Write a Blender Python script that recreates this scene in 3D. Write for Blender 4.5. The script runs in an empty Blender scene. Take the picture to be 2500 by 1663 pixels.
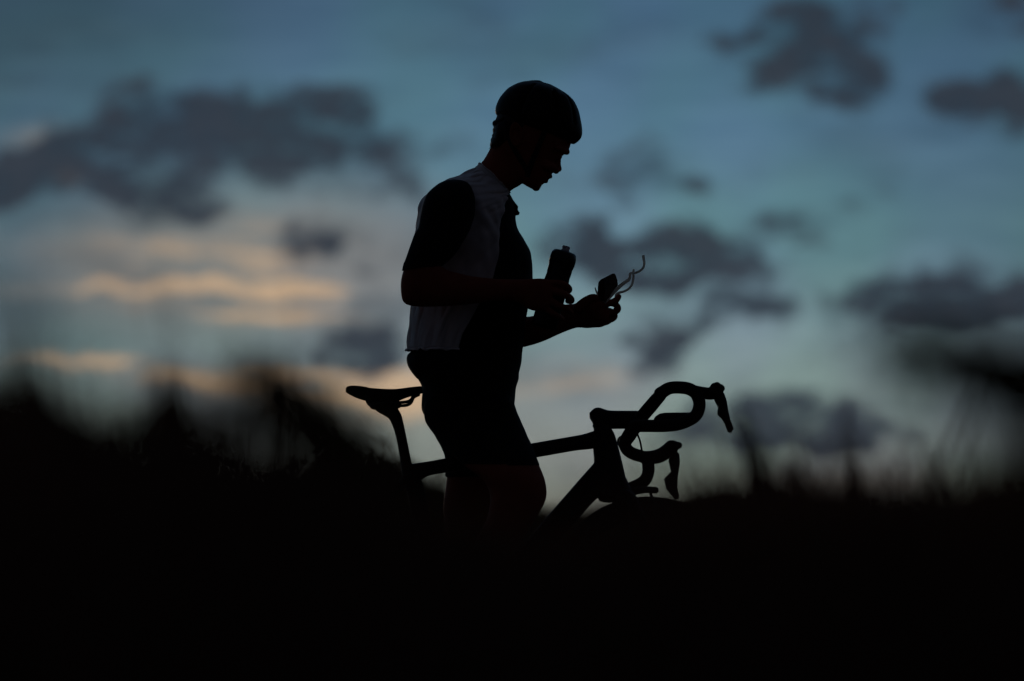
import bpy, bmesh, math, random
import numpy as np
from mathutils import Vector, Matrix, noise
random.seed(7); rng = np.random.default_rng(7)
scene = bpy.context.scene
COL = scene.collection

# ------------------------------------------------------------------ camera
FPX = 2500*200/36.0                  # focal length in photograph pixels (200 mm lens)
CX, CY, HORIZON = 1250.0, 831.5, 1275.0
D = FPX/860.0                        # 860 px per metre at the rider: 16.15 m away
TP = (HORIZON-CY)/FPX; PITCH = math.atan(TP)
HC = (1758-CY)/860.0 - D*TP          # eye height, ground at z = 0
cam_d = bpy.data.cameras.new('camera'); cam = bpy.data.objects.new('camera', cam_d); COL.objects.link(cam)
cam_d.lens = 200; cam_d.sensor_width = 36; cam_d.clip_end = 20000; cam_d.clip_start = 0.1
cam.location = (0, -D, HC); cam.rotation_euler = (math.pi/2+PITCH, 0, 0)
cam_d.dof.use_dof = True; cam_d.dof.focus_distance = D-0.1; cam_d.dof.aperture_fstop = 3.2
scene.camera = cam
CAMP = Vector((0, -D, HC)); FW = Vector((0, math.cos(PITCH), math.sin(PITCH))); UPV = Vector((0, -math.sin(PITCH), math.cos(PITCH)))
def ray(px, py): return Vector((1,0,0))*((px-CX)/FPX) + UPV*(-(py-CY)/FPX) + FW
def P(px, py, Y=0.0):
    d = ray(px, py); return CAMP + d*((Y+D)/d.y)
def M(p): return p/860.0             # pixels to metres at the rider

def lin(r, g, b):
    return tuple(((c/255)/12.92 if c/255 <= .04045 else ((c/255+.055)/1.055)**2.4) for c in (r, g, b))

# ------------------------------------------------------------------ world: dusk sky with broken clouds
world = bpy.data.worlds.new('World'); scene.world = world; world.use_nodes = True
nt = world.node_tree; nt.nodes.clear()
def N(t, **kw):
    n = nt.nodes.new(t)
    for k, v in kw.items(): setattr(n, k, v)
    return n
def L(a, b): nt.links.new(a, b)
def setin(sock, v):
    if hasattr(v, 'links'): L(v, sock)
    else: sock.default_value = v
def math_(op, a, b=None, c=None, clamp=False):
    n = N('ShaderNodeMath', operation=op, use_clamp=clamp)
    setin(n.inputs[0], a)
    if b is not None: setin(n.inputs[1], b)
    if c is not None: setin(n.inputs[2], c)
    return n.outputs[0]
def mixc(fac, a, b, blend='MIX'):
    n = N('ShaderNodeMix', data_type='RGBA', blend_type=blend)
    setin(n.inputs[0], fac)
    for s, v in ((n.inputs[6], a), (n.inputs[7], b)):
        if hasattr(v, 'links'): L(v, s)
        else: s.default_value = (*v, 1)
    return n.outputs[2]
def smooth(x, lo, hi):
    n = N('ShaderNodeMapRange', interpolation_type='SMOOTHSTEP'); setin(n.inputs[0], x)
    n.inputs[1].default_value = lo; n.inputs[2].default_value = hi
    return n.outputs[0]
tc = N('ShaderNodeTexCoord'); sep = N('ShaderNodeSeparateXYZ'); L(tc.outputs['Generated'], sep.inputs[0])
AZ = math_('ARCTAN2', sep.outputs[0], sep.outputs[1]); EL = math_('ARCSINE', sep.outputs[2])
KU = FPX/1000
U = math_('MULTIPLY_ADD', AZ, KU, 1.25); V = math_('MULTIPLY_ADD', EL, -KU, 1.275)
uv = N('ShaderNodeCombineXYZ'); L(U, uv.inputs[0]); L(V, uv.inputs[1])
def noisev(scale, detail, vec, rough=.55, color=False):
    n = N('ShaderNodeTexNoise'); n.inputs['Scale'].default_value = scale; n.inputs['Detail'].default_value = detail
    n.inputs['Roughness'].default_value = rough; L(vec, n.inputs['Vector'])
    return n.outputs['Color'] if color else n.outputs['Fac']
# domain warp: cloud outlines are ragged
w1 = noisev(5.5, 2.5, uv.outputs[0], .6, True)
va = N('ShaderNodeVectorMath', operation='SUBTRACT'); L(w1, va.inputs[0]); va.inputs[1].default_value = (.5, .5, .5)
vb = N('ShaderNodeVectorMath', operation='MULTIPLY_ADD'); L(va.outputs[0], vb.inputs[0]); vb.inputs[1].default_value = (.26, .19, 0); L(uv.outputs[0], vb.inputs[2])
Q = vb.outputs[0]
vw = N('ShaderNodeVectorMath', operation='MULTIPLY_ADD'); L(va.outputs[0], vw.inputs[0]); vw.inputs[1].default_value = (.22, .095, 0); L(uv.outputs[0], vw.inputs[2]); QW = vw.outputs[0]
def blobs(lst, src):
    acc = None
    for i_, (x, y, rx, ry, rot, w) in enumerate(lst):
        if i_ and i_ % 16 == 0:    # evaluate in short runs (keeps the node stack small)
            z = N('ShaderNodeVectorMath', operation='MULTIPLY_ADD'); L(acc, z.inputs[0]); z.inputs[1].default_value = (1e-9,)*3; L(src, z.inputs[2]); src = z.outputs[0]
        if abs(rot) >= 20:
            m = N('ShaderNodeMapping', vector_type='TEXTURE'); L(src, m.inputs[0])
            m.inputs['Location'].default_value = (x/1000, y/1000, 0); m.inputs['Rotation'].default_value = (0, 0, math.radians(rot))
            m.inputs['Scale'].default_value = (rx/1000, ry/1000, 1)
        else:
            m = N('ShaderNodeVectorMath', operation='MULTIPLY_ADD'); L(src, m.inputs[0])
            m.inputs[1].default_value = (1000/rx, 1000/ry, 0); m.inputs[2].default_value = (-x/rx, -y/ry, 0)
        g = N('ShaderNodeTexGradient', gradient_type='SPHERICAL'); L(m.outputs[0], g.inputs[0])
        acc = math_('MULTIPLY', g.outputs['Fac'], w) if acc is None else math_('MULTIPLY_ADD', g.outputs['Fac'], w, acc)
    return acc
DARK = [  # x, y, rx, ry, rotation, weight (angular places; 13.9 px per milliradian)
 (20,450,230,110,-25,.9),(-80,470,200,120,0,.8),(100,410,220,100,-25,.5),(170,370,190,100,-35,.75),(270,230,110,90,10,.4),(330,330,190,140,-25,.6),(430,270,150,100,0,.6),(520,310,200,120,0,.6),
 (620,265,240,100,5,.75),(780,330,250,160,15,1.15),(860,330,130,90,30,.6),(690,390,220,90,10,.4),(410,400,240,130,0,.6),
 (250,485,180,90,-10,.7),(420,490,180,95,5,.8),(470,520,120,75,20,.5),(800,460,170,70,10,.3),(60,200,200,70,-10,.25),
 (790,580,130,65,0,.85),(840,640,110,45,-10,.45),(760,615,120,45,-20,.35),(900,560,110,60,0,.2),
 (1040,375,170,80,10,.42),(1010,480,120,80,0,.3),(950,440,140,60,0,.2),
 (1565,425,170,100,10,.75),(1660,470,160,55,30,.3),(1345,450,120,60,-20,.3),(1500,440,120,80,0,.2),
 (1990,30,190,90,15,.7),(1850,75,210,70,-20,.75),(1760,95,140,40,-15,.3),(1950,140,190,100,-30,.85),(1890,180,140,60,-35,.4),(2095,180,150,150,20,.85),(2040,235,150,70,-20,.5),(2130,50,120,60,0,.4),
 (2350,245,170,90,-10,.7),(2460,265,190,100,10,.95),(2420,210,130,60,-20,.5),(2480,30,200,90,0,.5),(2360,50,130,70,0,.3),(2160,290,140,50,0,.2),
 (1430,590,230,80,0,.55),(1600,625,330,70,0,.5),(1520,620,290,100,0,.65),(1700,640,280,90,5,.6),(1640,660,200,70,0,.4),(1940,545,210,50,5,.6),(1880,620,160,50,25,.5),(2080,600,190,50,10,.3),(2100,480,130,50,-10,.25),
 (1600,750,140,60,0,.45),(1850,765,130,55,10,.8),(1790,720,150,55,-30,.5),(1700,770,130,60,0,.4),(1690,810,90,55,0,.6),(1800,760,160,70,0,.35),
 (2330,720,260,120,-5,.95),(2170,735,190,75,0,.7),(2460,745,170,70,0,.75),(2380,800,190,80,10,.5),(2050,780,80,60,0,.5),(2300,820,300,110,0,.5),(2010,730,80,40,0,.25),
 (900,790,170,100,-25,.75),(860,880,150,60,0,.6),(945,860,140,80,0,.6),(790,880,130,50,0,.35),(1000,720,140,80,-30,.4),
 (1615,880,120,90,-20,.95),(1590,840,100,60,0,.6),(1810,910,70,45,0,.35),
 (1900,990,210,85,0,1.1),(2040,1045,210,90,10,1.2),(1950,1060,200,60,5,.7),(1760,1055,220,80,-10,.65),(1690,1080,150,60,0,.4),(2150,1070,130,40,0,.4),
]
VIGNETTE = [  # lens vignetting put into the sky colour: darker edges and corners
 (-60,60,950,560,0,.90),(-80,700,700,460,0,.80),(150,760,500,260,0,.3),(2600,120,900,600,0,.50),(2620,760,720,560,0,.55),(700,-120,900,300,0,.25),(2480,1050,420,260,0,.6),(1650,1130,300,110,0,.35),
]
WARM = [
 (380,713,260,26,0,.95),(660,710,250,34,0,1.25),(640,772,330,22,-2,.75),(330,750,260,20,0,.45),(180,893,260,32,-5,1.0),(165,435,80,50,0,.7),
 (430,632,420,60,0,.45),(560,560,480,90,0,.35),(840,640,360,170,0,.28),(60,350,150,60,-20,.4),(100,600,340,50,0,.3),(120,700,340,40,0,.35),(540,690,620,150,0,.18),
 (870,985,400,100,0,1.0),(620,930,420,55,0,.70),(460,940,260,50,0,.5),(1000,930,260,90,0,.45),(1400,950,440,70,0,.55),(1330,900,260,40,0,.35),
 (740,800,380,50,0,.35),(1990,1185,360,60,0,.36),(2200,1195,360,60,0,.28),(1350,1240,560,60,0,.5),(500,1180,500,90,0,.3),
]
def stretched(sx, sy, sz=0):
    m = N('ShaderNodeVectorMath', operation='MULTIPLY_ADD'); L(uv.outputs[0], m.inputs[0]); m.inputs[1].default_value = (sx, sy, 1); m.inputs[2].default_value = (0, 0, sz); return m.outputs[0]
nz1 = noisev(1.0, 5.0, stretched(6.6, 11.2, 2), .66); nz2 = noisev(1.0, 4.0, stretched(3.4, 20.0, 4), .6)
dsum = blobs(DARK, Q)
dcap = math_('MINIMUM', dsum, .84)
dm = math_('MULTIPLY_ADD', math_('MULTIPLY_ADD', nz1, 3.0, -1.49), smooth(dsum, 0.0, .32), dcap)
dens_in = math_('MULTIPLY', smooth(dm, .03, .90), .95)
thinv = math_('MULTIPLY', smooth(noisev(1.0, 4.0, stretched(2.2, 5.0, 9), .6), .46, .74), .30)
dens_in = math_('MAXIMUM', dens_in, thinv)
dens_in = math_('MAXIMUM', dens_in, math_('MULTIPLY', smooth(dsum, .0, 1.0), .52))
# the same broken cloud goes on over the rest of the sky
gen = smooth(noisev(3.4, 3.0, tc.outputs['Generated'], .55), .47, .68)
gen = math_('MULTIPLY', gen, math_('MULTIPLY', smooth(EL, .10, .2), .85))
aside = math_('MULTIPLY', smooth(math_('ABSOLUTE', AZ), .10, .2), .8)
gen2 = math_('MULTIPLY', smooth(noisev(1.1, 2.5, uv.outputs[0], .55), .5, .7), aside)
DENS = math_('MAXIMUM', dens_in, math_('MAXIMUM', gen, math_('MULTIPLY', gen2, smooth(EL, .3, .08))))
wsum = math_('MULTIPLY', blobs(WARM, QW), math_('MULTIPLY_ADD', nz2, 3.2, -.58))
WRM = smooth(wsum, .0, 1.0)
VIG = math_('MINIMUM', blobs(VIGNETTE, uv.outputs[0]), 1.0)
# clear air: colour by elevation
ramp = N('ShaderNodeValToRGB'); t = math_('SQRT', math_('MAXIMUM', math_('MULTIPLY', EL, 2/math.pi), 0.0)); L(t, ramp.inputs[0])
stops = [(0.0,(112,108,96)),(.06,(128,134,126)),(.095,(136,149,145)),(.131,(128,149,152)),(.176,(96,134,147)),(.211,(78,118,140)),(.2417,(62,99,124)),(.40,(62,92,118)),(.65,(58,86,112)),(1.0,(54,80,106))]
el = ramp.color_ramp.elements
while len(el) < len(stops): el.new(.5)
for e, (p, c) in zip(el, stops): e.position = p; e.color = (*lin(*c), 1)
hue = smooth(noisev(2.3, 1.0, uv.outputs[0]), .35, .65)
clear = mixc(hue, mixc(1.0, ramp.outputs[0], (.93,1.0,.95), 'MULTIPLY'), mixc(1.0, ramp.outputs[0], (1.02,.97,1.06), 'MULTIPLY'))
sky = N('ShaderNodeTexSky', sky_type='NISHITA'); sky.sun_disc = False
SUN_EL, SUN_AZ = math.radians(1.0), math.radians(-12)
sky.sun_elevation = SUN_EL; sky.sun_rotation = SUN_AZ; sky.air_density = 1.0; sky.dust_density = 1.5
nish = mixc(1.0, sky.outputs[0], (.0015,.0022,.0028), 'MULTIPLY')
clear = mixc(1.0, clear, nish, 'ADD')
streak = mixc(smooth(nz2, .32, .68), (.91,.92,.93), (1.08,1.06,1.04))
vignetted = mixc(1.0, mixc(math_('MULTIPLY', VIG, .70), clear, lin(38,54,62)), streak, 'MULTIPLY')  # edge and corner darkening mixed into the clear sky colour
warmc = mixc(smooth(wsum, .25, .85), lin(142,132,123), lin(204,172,138))
grey = blobs([(640,640,620,330,0,1.0),(250,650,500,220,0,.5),(1000,640,400,300,0,.4),(1150,1080,700,240,0,.7)], uv.outputs[0])
vignetted = mixc(math_('MULTIPLY', smooth(grey, 0, .9), .70), vignetted, lin(124,122,120))
c1 = mixc(math_('MULTIPLY', WRM, .84), vignetted, warmc)
cloudc = mixc(smooth(nz1, .35, .65), lin(38,49,61), lin(52,58,68))
c2 = mixc(DENS, c1, cloudc)
# the afterglow side is bright, the sky behind the photographer is dark
dt = N('ShaderNodeVectorMath', operation='DOT_PRODUCT'); L(tc.outputs['Generated'], dt.inputs[0]); dt.inputs[1].default_value = (-.10, .995, 0)
ca = math_('MULTIPLY_ADD', dt.outputs['Value'], .5, .5)
glow = math_('MULTIPLY_ADD', math_('POWER', ca, 3.2), .90, .10)
rosy = mixc(smooth(ca, .98, .45), (1,1,1), (1.50,.88,.84))
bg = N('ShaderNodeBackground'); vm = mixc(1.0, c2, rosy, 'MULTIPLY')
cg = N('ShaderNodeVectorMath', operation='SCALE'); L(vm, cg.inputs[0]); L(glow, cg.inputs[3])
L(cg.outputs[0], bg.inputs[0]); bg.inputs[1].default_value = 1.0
wo = N('ShaderNodeOutputWorld'); L(bg.outputs[0], wo.inputs[0])
world.cycles.sampling_method = 'MANUAL'; world.cycles.sample_map_resolution = 512

sun_d = bpy.data.lights.new('sun', 'SUN'); sun = bpy.data.objects.new('sun', sun_d); COL.objects.link(sun)
sun_d.energy = 0.10; sun_d.angle = math.radians(8); sun_d.color = (1, .78, .6)
sdir = Vector((math.sin(SUN_AZ)*math.cos(SUN_EL), math.cos(SUN_AZ)*math.cos(SUN_EL), math.sin(SUN_EL)))
sun.rotation_euler = sdir.to_track_quat('Z', 'Y').to_euler()
vs = scene.view_settings; vs.view_transform = 'Standard'; vs.look = 'None'; vs.exposure = 0; vs.gamma = 1; vs.use_curve_mapping = False
scene.render.engine = 'CYCLES'; scene.cycles.use_denoising = True; scene.cycles.max_bounces = 4
scene.cycles.use_adaptive_sampling = True; scene.cycles.adaptive_threshold = .02; scene.cycles.adaptive_min_samples = 12

# ------------------------------------------------------------------ materials
def mat(name, c, rough=.6, var=.25, scale=30, spec=.4, metal=0, bump=0, bscale=200, trans=0, thin=0):
    m = bpy.data.materials.new(name); m.use_nodes = True; t = m.node_tree; b = t.nodes['Principled BSDF']
    b.inputs['Roughness'].default_value = rough; b.inputs['Metallic'].default_value = metal; b.inputs['Specular IOR Level'].default_value = spec
    n = t.nodes.new('ShaderNodeTexNoise'); n.inputs['Scale'].default_value = scale; n.inputs['Detail'].default_value = 4
    co = t.nodes.new('ShaderNodeTexCoord'); t.links.new(co.outputs['Object'], n.inputs['Vector'])
    r = t.nodes.new('ShaderNodeValToRGB'); t.links.new(n.outputs['Fac'], r.inputs[0])
    r.color_ramp.elements[0].position = .3; r.color_ramp.elements[1].position = .7
    r.color_ramp.elements[0].color = (*[x*(1-var) for x in c], 1); r.color_ramp.elements[1].color = (*[min(1, x*(1+var)) for x in c], 1)
    t.links.new(r.outputs[0], b.inputs['Base Color'])
    if bump:
        n2 = t.nodes.new('ShaderNodeTexNoise'); n2.inputs['Scale'].default_value = bscale; t.links.new(co.outputs['Object'], n2.inputs['Vector'])
        bp = t.nodes.new('ShaderNodeBump'); bp.inputs['Strength'].default_value = bump; bp.inputs['Distance'].default_value = .002
        t.links.new(n2.outputs['Fac'], bp.inputs['Height']); t.links.new(bp.outputs[0], b.inputs['Normal'])
    if thin:
        tl = t.nodes.new('ShaderNodeBsdfTranslucent'); t.links.new(r.outputs[0], tl.inputs[0]); ms = t.nodes.new('ShaderNodeMixShader'); ms.inputs[0].default_value = thin
        t.links.new(b.outputs[0], ms.inputs[1]); t.links.new(tl.outputs[0], ms.inputs[2]); t.links.new(ms.outputs[0], t.nodes['Material Output'].inputs[0])
    if trans: b.inputs['Transmission Weight'].default_value = trans
    return m
MT = dict(
 skin=mat('skin', (.38,.085,.045), .65, .12, 25, .12, bump=.15, bscale=400),
 hair=mat('hair', (.012,.009,.007), .6, .4, 90),
 jersey=mat('black_jersey', (.006,.006,.007), .85, .2, 60, .15, bump=.2, bscale=600),
 shorts=mat('black_shorts', (.006,.006,.006), .8, .2, 60, .15, bump=.2, bscale=700),
 gilet=mat('pale_gilet', (.84,.75,.71), .7, .06, 14, .25, bump=.15, bscale=300),
 helmet=mat('helmet_black', (.005,.005,.006), .5, .1, 20, .16),
 strap=mat('strap', (.01,.01,.01), .8), 
 frame=mat('frame_black', (.005,.005,.005), .55, .1, 20, .22),
 rubber=mat('rubber', (.008,.008,.008), .85, .2, 60, .2),
 tape=mat('bar_tape', (.007,.007,.007), .8, .2, 120, .2, bump=.4, bscale=500),
 metal=mat('grey_metal', (.05,.05,.05), .4, .15, 40, .5, metal=.8),
 saddle=mat('saddle', (.008,.008,.009), .5, .2, 60, .35),
 bottle=mat('bottle_black', (.008,.008,.009), .35, .1, 20, .4),
 nozzle=mat('nozzle', (.72,.66,.70), .4, .05, 20, .3, thin=.65),
 lens=mat('lens', (.03,.012,.010), .12, .05, 10, .5),
 arm=mat('pale_plastic', (.86,.82,.76), .45, .05, 30, .3, thin=.75),
 sock=mat('sock', (.02,.02,.022), .9), shoe=mat('shoe', (.012,.012,.013), .4),
 soil=mat('meadow_soil', (.022,.018,.010), .95, .5, 1.5, .1, bump=.5, bscale=8),
 grass=mat('dry_grass', (.12,.052,.032), .8, .5, 2.0, .1, thin=.5),
 field=mat('field_grass', (.050,.036,.020), .85, .5, .6, .1, thin=.4),
 leaf=mat('olive_leaf', (.13,.078,.032), .75, .5, 1.5, .15, thin=.55),
 stem=mat('stem', (.045,.034,.018), .85, .4, 6, .1),
)

# ------------------------------------------------------------------ mesh helpers
def link(name, verts, faces, material, parent=None, smooth_=True, loc=None):
    me = bpy.data.meshes.new(name)
    off = parent_off(parent) if loc is None else Vector(loc)
    me.from_pydata([tuple(Vector(v)-off) for v in verts], [], faces); me.update()
    me.materials.append(MT[material])
    if smooth_: me.polygons.foreach_set('use_smooth', [True]*len(me.polygons))
    o = bpy.data.objects.new(name, me); COL.objects.link(o)
    if parent is not None: o.parent = parent
    elif loc is not None: o.location = loc
    return o
def parent_off(p):
    v = Vector((0,0,0))
    while p is not None: v += Vector(p.location); p = p.parent
    return v
def empty(name, loc, label, cat, group=None):
    o = bpy.data.objects.new(name, None); COL.objects.link(o); o.location = loc; o.empty_display_size = .1
    o['label'] = label; o['category'] = cat
    if group: o['group'] = group
    return o
class MB:
    def __init__(s): s.v = []; s.f = []
    def add(s, v, f):
        k = len(s.v); s.v += [Vector(x) for x in v]; s.f += [tuple(i+k for i in q) for q in f]; return s
    def build(s, name, material, parent=None, smooth_=True): return link(name, s.v, s.f, material, parent, smooth_)
def skin_rings(rings, cap=True, closed=True):
    n = len(rings[0]); v = [p for r in rings for p in r]; f = []
    for i in range(len(rings)-1):
        for j in range(n if closed else n-1):
            k = (j+1) % n; f.append((i*n+j, i*n+k, (i+1)*n+k, (i+1)*n+j))
    if cap:
        for i, rev in ((0, True), (len(rings)-1, False)):
            c = sum(rings[i], Vector((0,0,0)))/n; v.append(c); ci = len(v)-1
            for j in range(n):
                k = (j+1) % n; f.append((ci, i*n+k, i*n+j) if rev else (ci, i*n+j, i*n+k))
    return v, f
def cr(seq, sub):
    """Catmull-Rom through rows of numbers"""
    a = np.array(seq, float); out = []
    for i in range(len(a)-1):
        p0 = a[max(i-1,0)]; p1 = a[i]; p2 = a[i+1]; p3 = a[min(i+2, len(a)-1)]
        for k in range(sub):
            t = k/sub
            out.append(.5*((2*p1)+(-p0+p2)*t+(2*p0-5*p1+4*p2-p3)*t*t+(-p0+3*p1-3*p2+p3)*t**3))
    out.append(a[-1]); return out
def spw(x, e): return math.copysign(abs(x)**e, x)
LAT = Vector((0,1,0))
def ringFB(pf, pb, d, n=2.2, num=36, lat=LAT, a0=0.0, a1=2*math.pi, closed=True):
    c = (pf+pb)/2; a = (pf-pb)/2; out = []
    m = num if closed else num-1
    for i in range(num):
        th = a0+(a1-a0)*i/m
        out.append(c + a*spw(math.cos(th), 2/n) + lat*d*spw(math.sin(th), 2/n))
    return out
def loft(rows, sub=4, n=2.2, num=36, proj=P, lat=LAT, cap=True):
    """rows: (fx,fy,bx,by,half_depth,Y): front and back outline points of a section and its depth"""
    R = []
    for (fx,fy,bx,by,d,Y) in cr(rows, sub):
        R.append(ringFB(proj(fx,fy,Y), proj(bx,by,Y), max(d,.0005), n, num, lat))
    return skin_rings(R, cap)
def tube(pts, radii, sub=4, num=12, flat=1.0, round_=True, upv=None):
    rows = [(*p, r) for p, r in zip(pts, radii)]
    C = cr(rows, sub) if sub > 1 else [np.array(r, float) for r in rows]
    pos = [Vector(c[:3]) for c in C]; rad = [c[3] for c in C]
    R = []; prev = None
    for i, p in enumerate(pos):
        tg = (pos[min(i+1,len(pos)-1)]-pos[max(i-1,0)]).normalized()
        if prev is None:
            ref = Vector(upv) if upv else (Vector((0,1,0)) if abs(tg.y) < .9 else Vector((1,0,0)))
            u = (ref-tg*ref.dot(tg)).normalized()
        else: u = (prev-tg*prev.dot(tg)).normalized()
        prev = u; w = tg.cross(u)
        if round_ and i == 0:
            for k in (.25,.65,.9):
                R.append([p - tg*rad[0]*math.sqrt(1-k*k) + (u*math.cos(q)+w*math.sin(q)*flat)*rad[0]*k for q in [2*math.pi*j/num for j in range(num)]])
        R.append([p + (u*math.cos(q)+w*math.sin(q)*flat)*rad[i] for q in [2*math.pi*j/num for j in range(num)]])
        if round_ and i == len(pos)-1:
            for k in (.9,.65,.25):
                R.append([p + tg*rad[i]*math.sqrt(1-k*k) + (u*math.cos(q)+w*math.sin(q)*flat)*rad[i]*k for q in [2*math.pi*j/num for j in range(num)]])
    return skin_rings(R, True)
def ball(c, r, nu=16, nv=10, sc=(1,1,1)):
    R = []
    for i in range(1, nv):
        a = math.pi*i/nv
        R.append([Vector(c)+Vector((r*sc[0]*math.sin(a)*math.cos(2*math.pi*j/nu), r*sc[1]*math.sin(a)*math.sin(2*math.pi*j/nu), r*sc[2]*math.cos(a))) for j in range(nu)])
    return skin_rings(R, True)
def extrude_poly(pts, lat, half):
    """a flat outline (3D points) given thickness and a rounded rim"""
    n = len(pts); c = sum(pts, Vector((0,0,0)))/n
    R = []
    for k, s in ((-1,.93),(-.6,1),(.6,1),(1,.93)):
        R.append([c+(p-c)*s+lat*half*k for p in pts])
    return skin_rings(R, True)
def lathe(prof, base, axis, num=32, cap=True):
    axis = Vector(axis).normalized(); u = axis.orthogonal().normalized(); w = axis.cross(u)
    return skin_rings([[Vector(base)+axis*h+(u*math.cos(2*math.pi*j/num)+w*math.sin(2*math.pi*j/num))*r for j in range(num)] for (r, h) in prof], cap)
def remesh(mb, voxel, smooth_it=2):
    me = bpy.data.meshes.new('tmp'); me.from_pydata([tuple(v) for v in mb.v], [], mb.f); me.update()
    bm = bmesh.new(); bm.from_mesh(me); bmesh.ops.recalc_face_normals(bm, faces=bm.faces); bm.to_mesh(me); bm.free()
    o = bpy.data.objects.new('tmp', me); COL.objects.link(o)
    r = o.modifiers.new('r', 'REMESH'); r.mode = 'VOXEL'; r.voxel_size = voxel; r.adaptivity = 0
    s = o.modifiers.new('s', 'SMOOTH'); s.iterations = smooth_it; s.factor = .5
    ev = o.evaluated_get(bpy.context.evaluated_depsgraph_get()); m2 = ev.to_mesh()
    v = [Vector(x.co) for x in m2.vertices]; f = [tuple(p.vertices) for p in m2.polygons]
    ev.to_mesh_clear(); bpy.data.objects.remove(o); bpy.data.meshes.remove(me)
    return v, f
def modsolid(o, th, off=1.0):
    m = o.modifiers.new('thickness', 'SOLIDIFY'); m.thickness = th; m.offset = off

# ------------------------------------------------------------------ ground
def ground():
    xs = np.concatenate([[-6000,-1500,-400,-120], np.linspace(-50,50,41), [120,400,1500,6000]])
    ys = np.concatenate([[-3000,-400,-80], np.linspace(-40,80,49), [140,260,500,1500,4000,9000]])
    v = []; f = []
    for y in ys:
        for x in xs:
            z = noise.noise(Vector((x*.15,y*.15,3)))*.03 if abs(x) < 60 and -45 < y < 90 else 0
            if abs(y) < 3 and abs(x) < 3: z = 0
            v.append((x,y,z-.01))
    n = len(xs)
    for i in range(len(ys)-1):
        for j in range(n-1): f.append((i*n+j, i*n+j+1, (i+1)*n+j+1, (i+1)*n+j))
    o = link('ground', v, f, 'soil'); o['kind'] = 'structure'
ground()

# ------------------------------------------------------------------ the bicycle (leans away from the camera, bars turned left)
LEAN = math.radians(20); YB = -.267
BUP = Vector((0, math.sin(LEAN), math.cos(LEAN))); BLEFT = Vector((0, math.cos(LEAN), -math.sin(LEAN))); BFW = Vector((1,0,0))
B0 = Vector((0, YB, 0))
def onplane(px, py, o, n):
    d = ray(px, py); return CAMP + d*((o-CAMP).dot(n)/d.dot(n))
def BP(px, py, off=0.0): return onplane(px, py, B0+BLEFT*off, BLEFT)
bike = empty('road_bicycle', B0, 'black drop-bar road bicycle leaning under the standing rider', 'bicycle')
def bl(rows, name, material, sub=3, n=2.3, num=24, parent=bike):
    v, f = loft(rows, sub, n, num, proj=BP, lat=BLEFT); return link(name, v, f, material, parent)
def btube(pts, r, name, material, parent=bike, sub=4, num=12):
    v, f = tube(pts, r if isinstance(r, (list, tuple)) else [r]*len(pts), sub, num); return link(name, v, f, material, parent)
# frame tubes: front/back outline pairs in the frame plane (last number: sideways offset)
fr = MB()
fr.add(*loft([(1452,1053,1450,1094,.020,0),(1440,1056.5,1440,1095.5,.019,0),(1426,1061,1426,1097,.018,0),(1400,1066,1400,1100,.017,0),(1296,1084,1309,1116,.017,0),(1180,1105,1184,1137,.016,0),(1088,1120,1088,1153,.016,0),(1050,1127,1046,1161,.016,0),(1010,1133,1022,1176,.016,0),(985,1140,1000,1186,.014,0)], 3, 2.4, 24, BP, BLEFT))
fr.add(*loft([(1491,1045,1449,1050,.024,0),(1500.4,1061,1450,1062,.026,0),(1507,1082,1449,1080,.027,0),(1512.5,1102,1448,1098,.027,0),(1522,1141,1450,1125,.028,0),(1531,1181,1448,1170,.028,0),(1536,1200,1455,1205,.028,0),(1536,1219,1462,1220,.027,0)], 3, 2.4, 24, BP, BLEFT))
fr.add(*loft([(1520,1185,1449,1085,.026,0),(1497,1190,1455,1122,.027,0),(1455,1218,1420,1166,.027,0),(1400,1280,1326,1274,.027,0),(1300,1397,1225,1393,.028,0),(1165,1556,1088,1550,.030,0),(1128,1590,1072,1566,.030,0)], 3, 2.6, 24, BP, BLEFT))
fr.add(*loft([(1007,1133,979,1132,.014,0),(1020,1150,979.5,1147,.016,0),(1030,1178,983,1168,.017,0),(1040,1215,992,1196,.017,0),(1066,1330,1022,1330,.017,0),(1112,1480,1070,1480,.020,0),(1140,1560,1096,1570,.026,0)], 3, 2.4, 24, BP, BLEFT))
HUBR = onplane(782, 1500, B0, BLEFT)
BB = onplane(1118, 1541, B0, BLEFT)
for s in (-1, 1):
    fr.add(*tube([BP(992,1172)+BLEFT*.010*s, BP(962,1203)+BLEFT*.018*s, BP(930,1250)+BLEFT*.03*s, HUBR+BLEFT*.062*s], [.013,.010,.008,.007], 3, 10))
    fr.add(*tube([BB+BLEFT*.03*s, (BB+HUBR)/2+BLEFT*.045*s, HUBR+BLEFT*.062*s], [.017,.013,.009], 3, 10))
fr.add(*lathe([(.0,-.045),(.024,-.045),(.024,.045),(0,.045)], BB, BLEFT, 20))
fr.build('frame', 'frame', bike)
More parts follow.
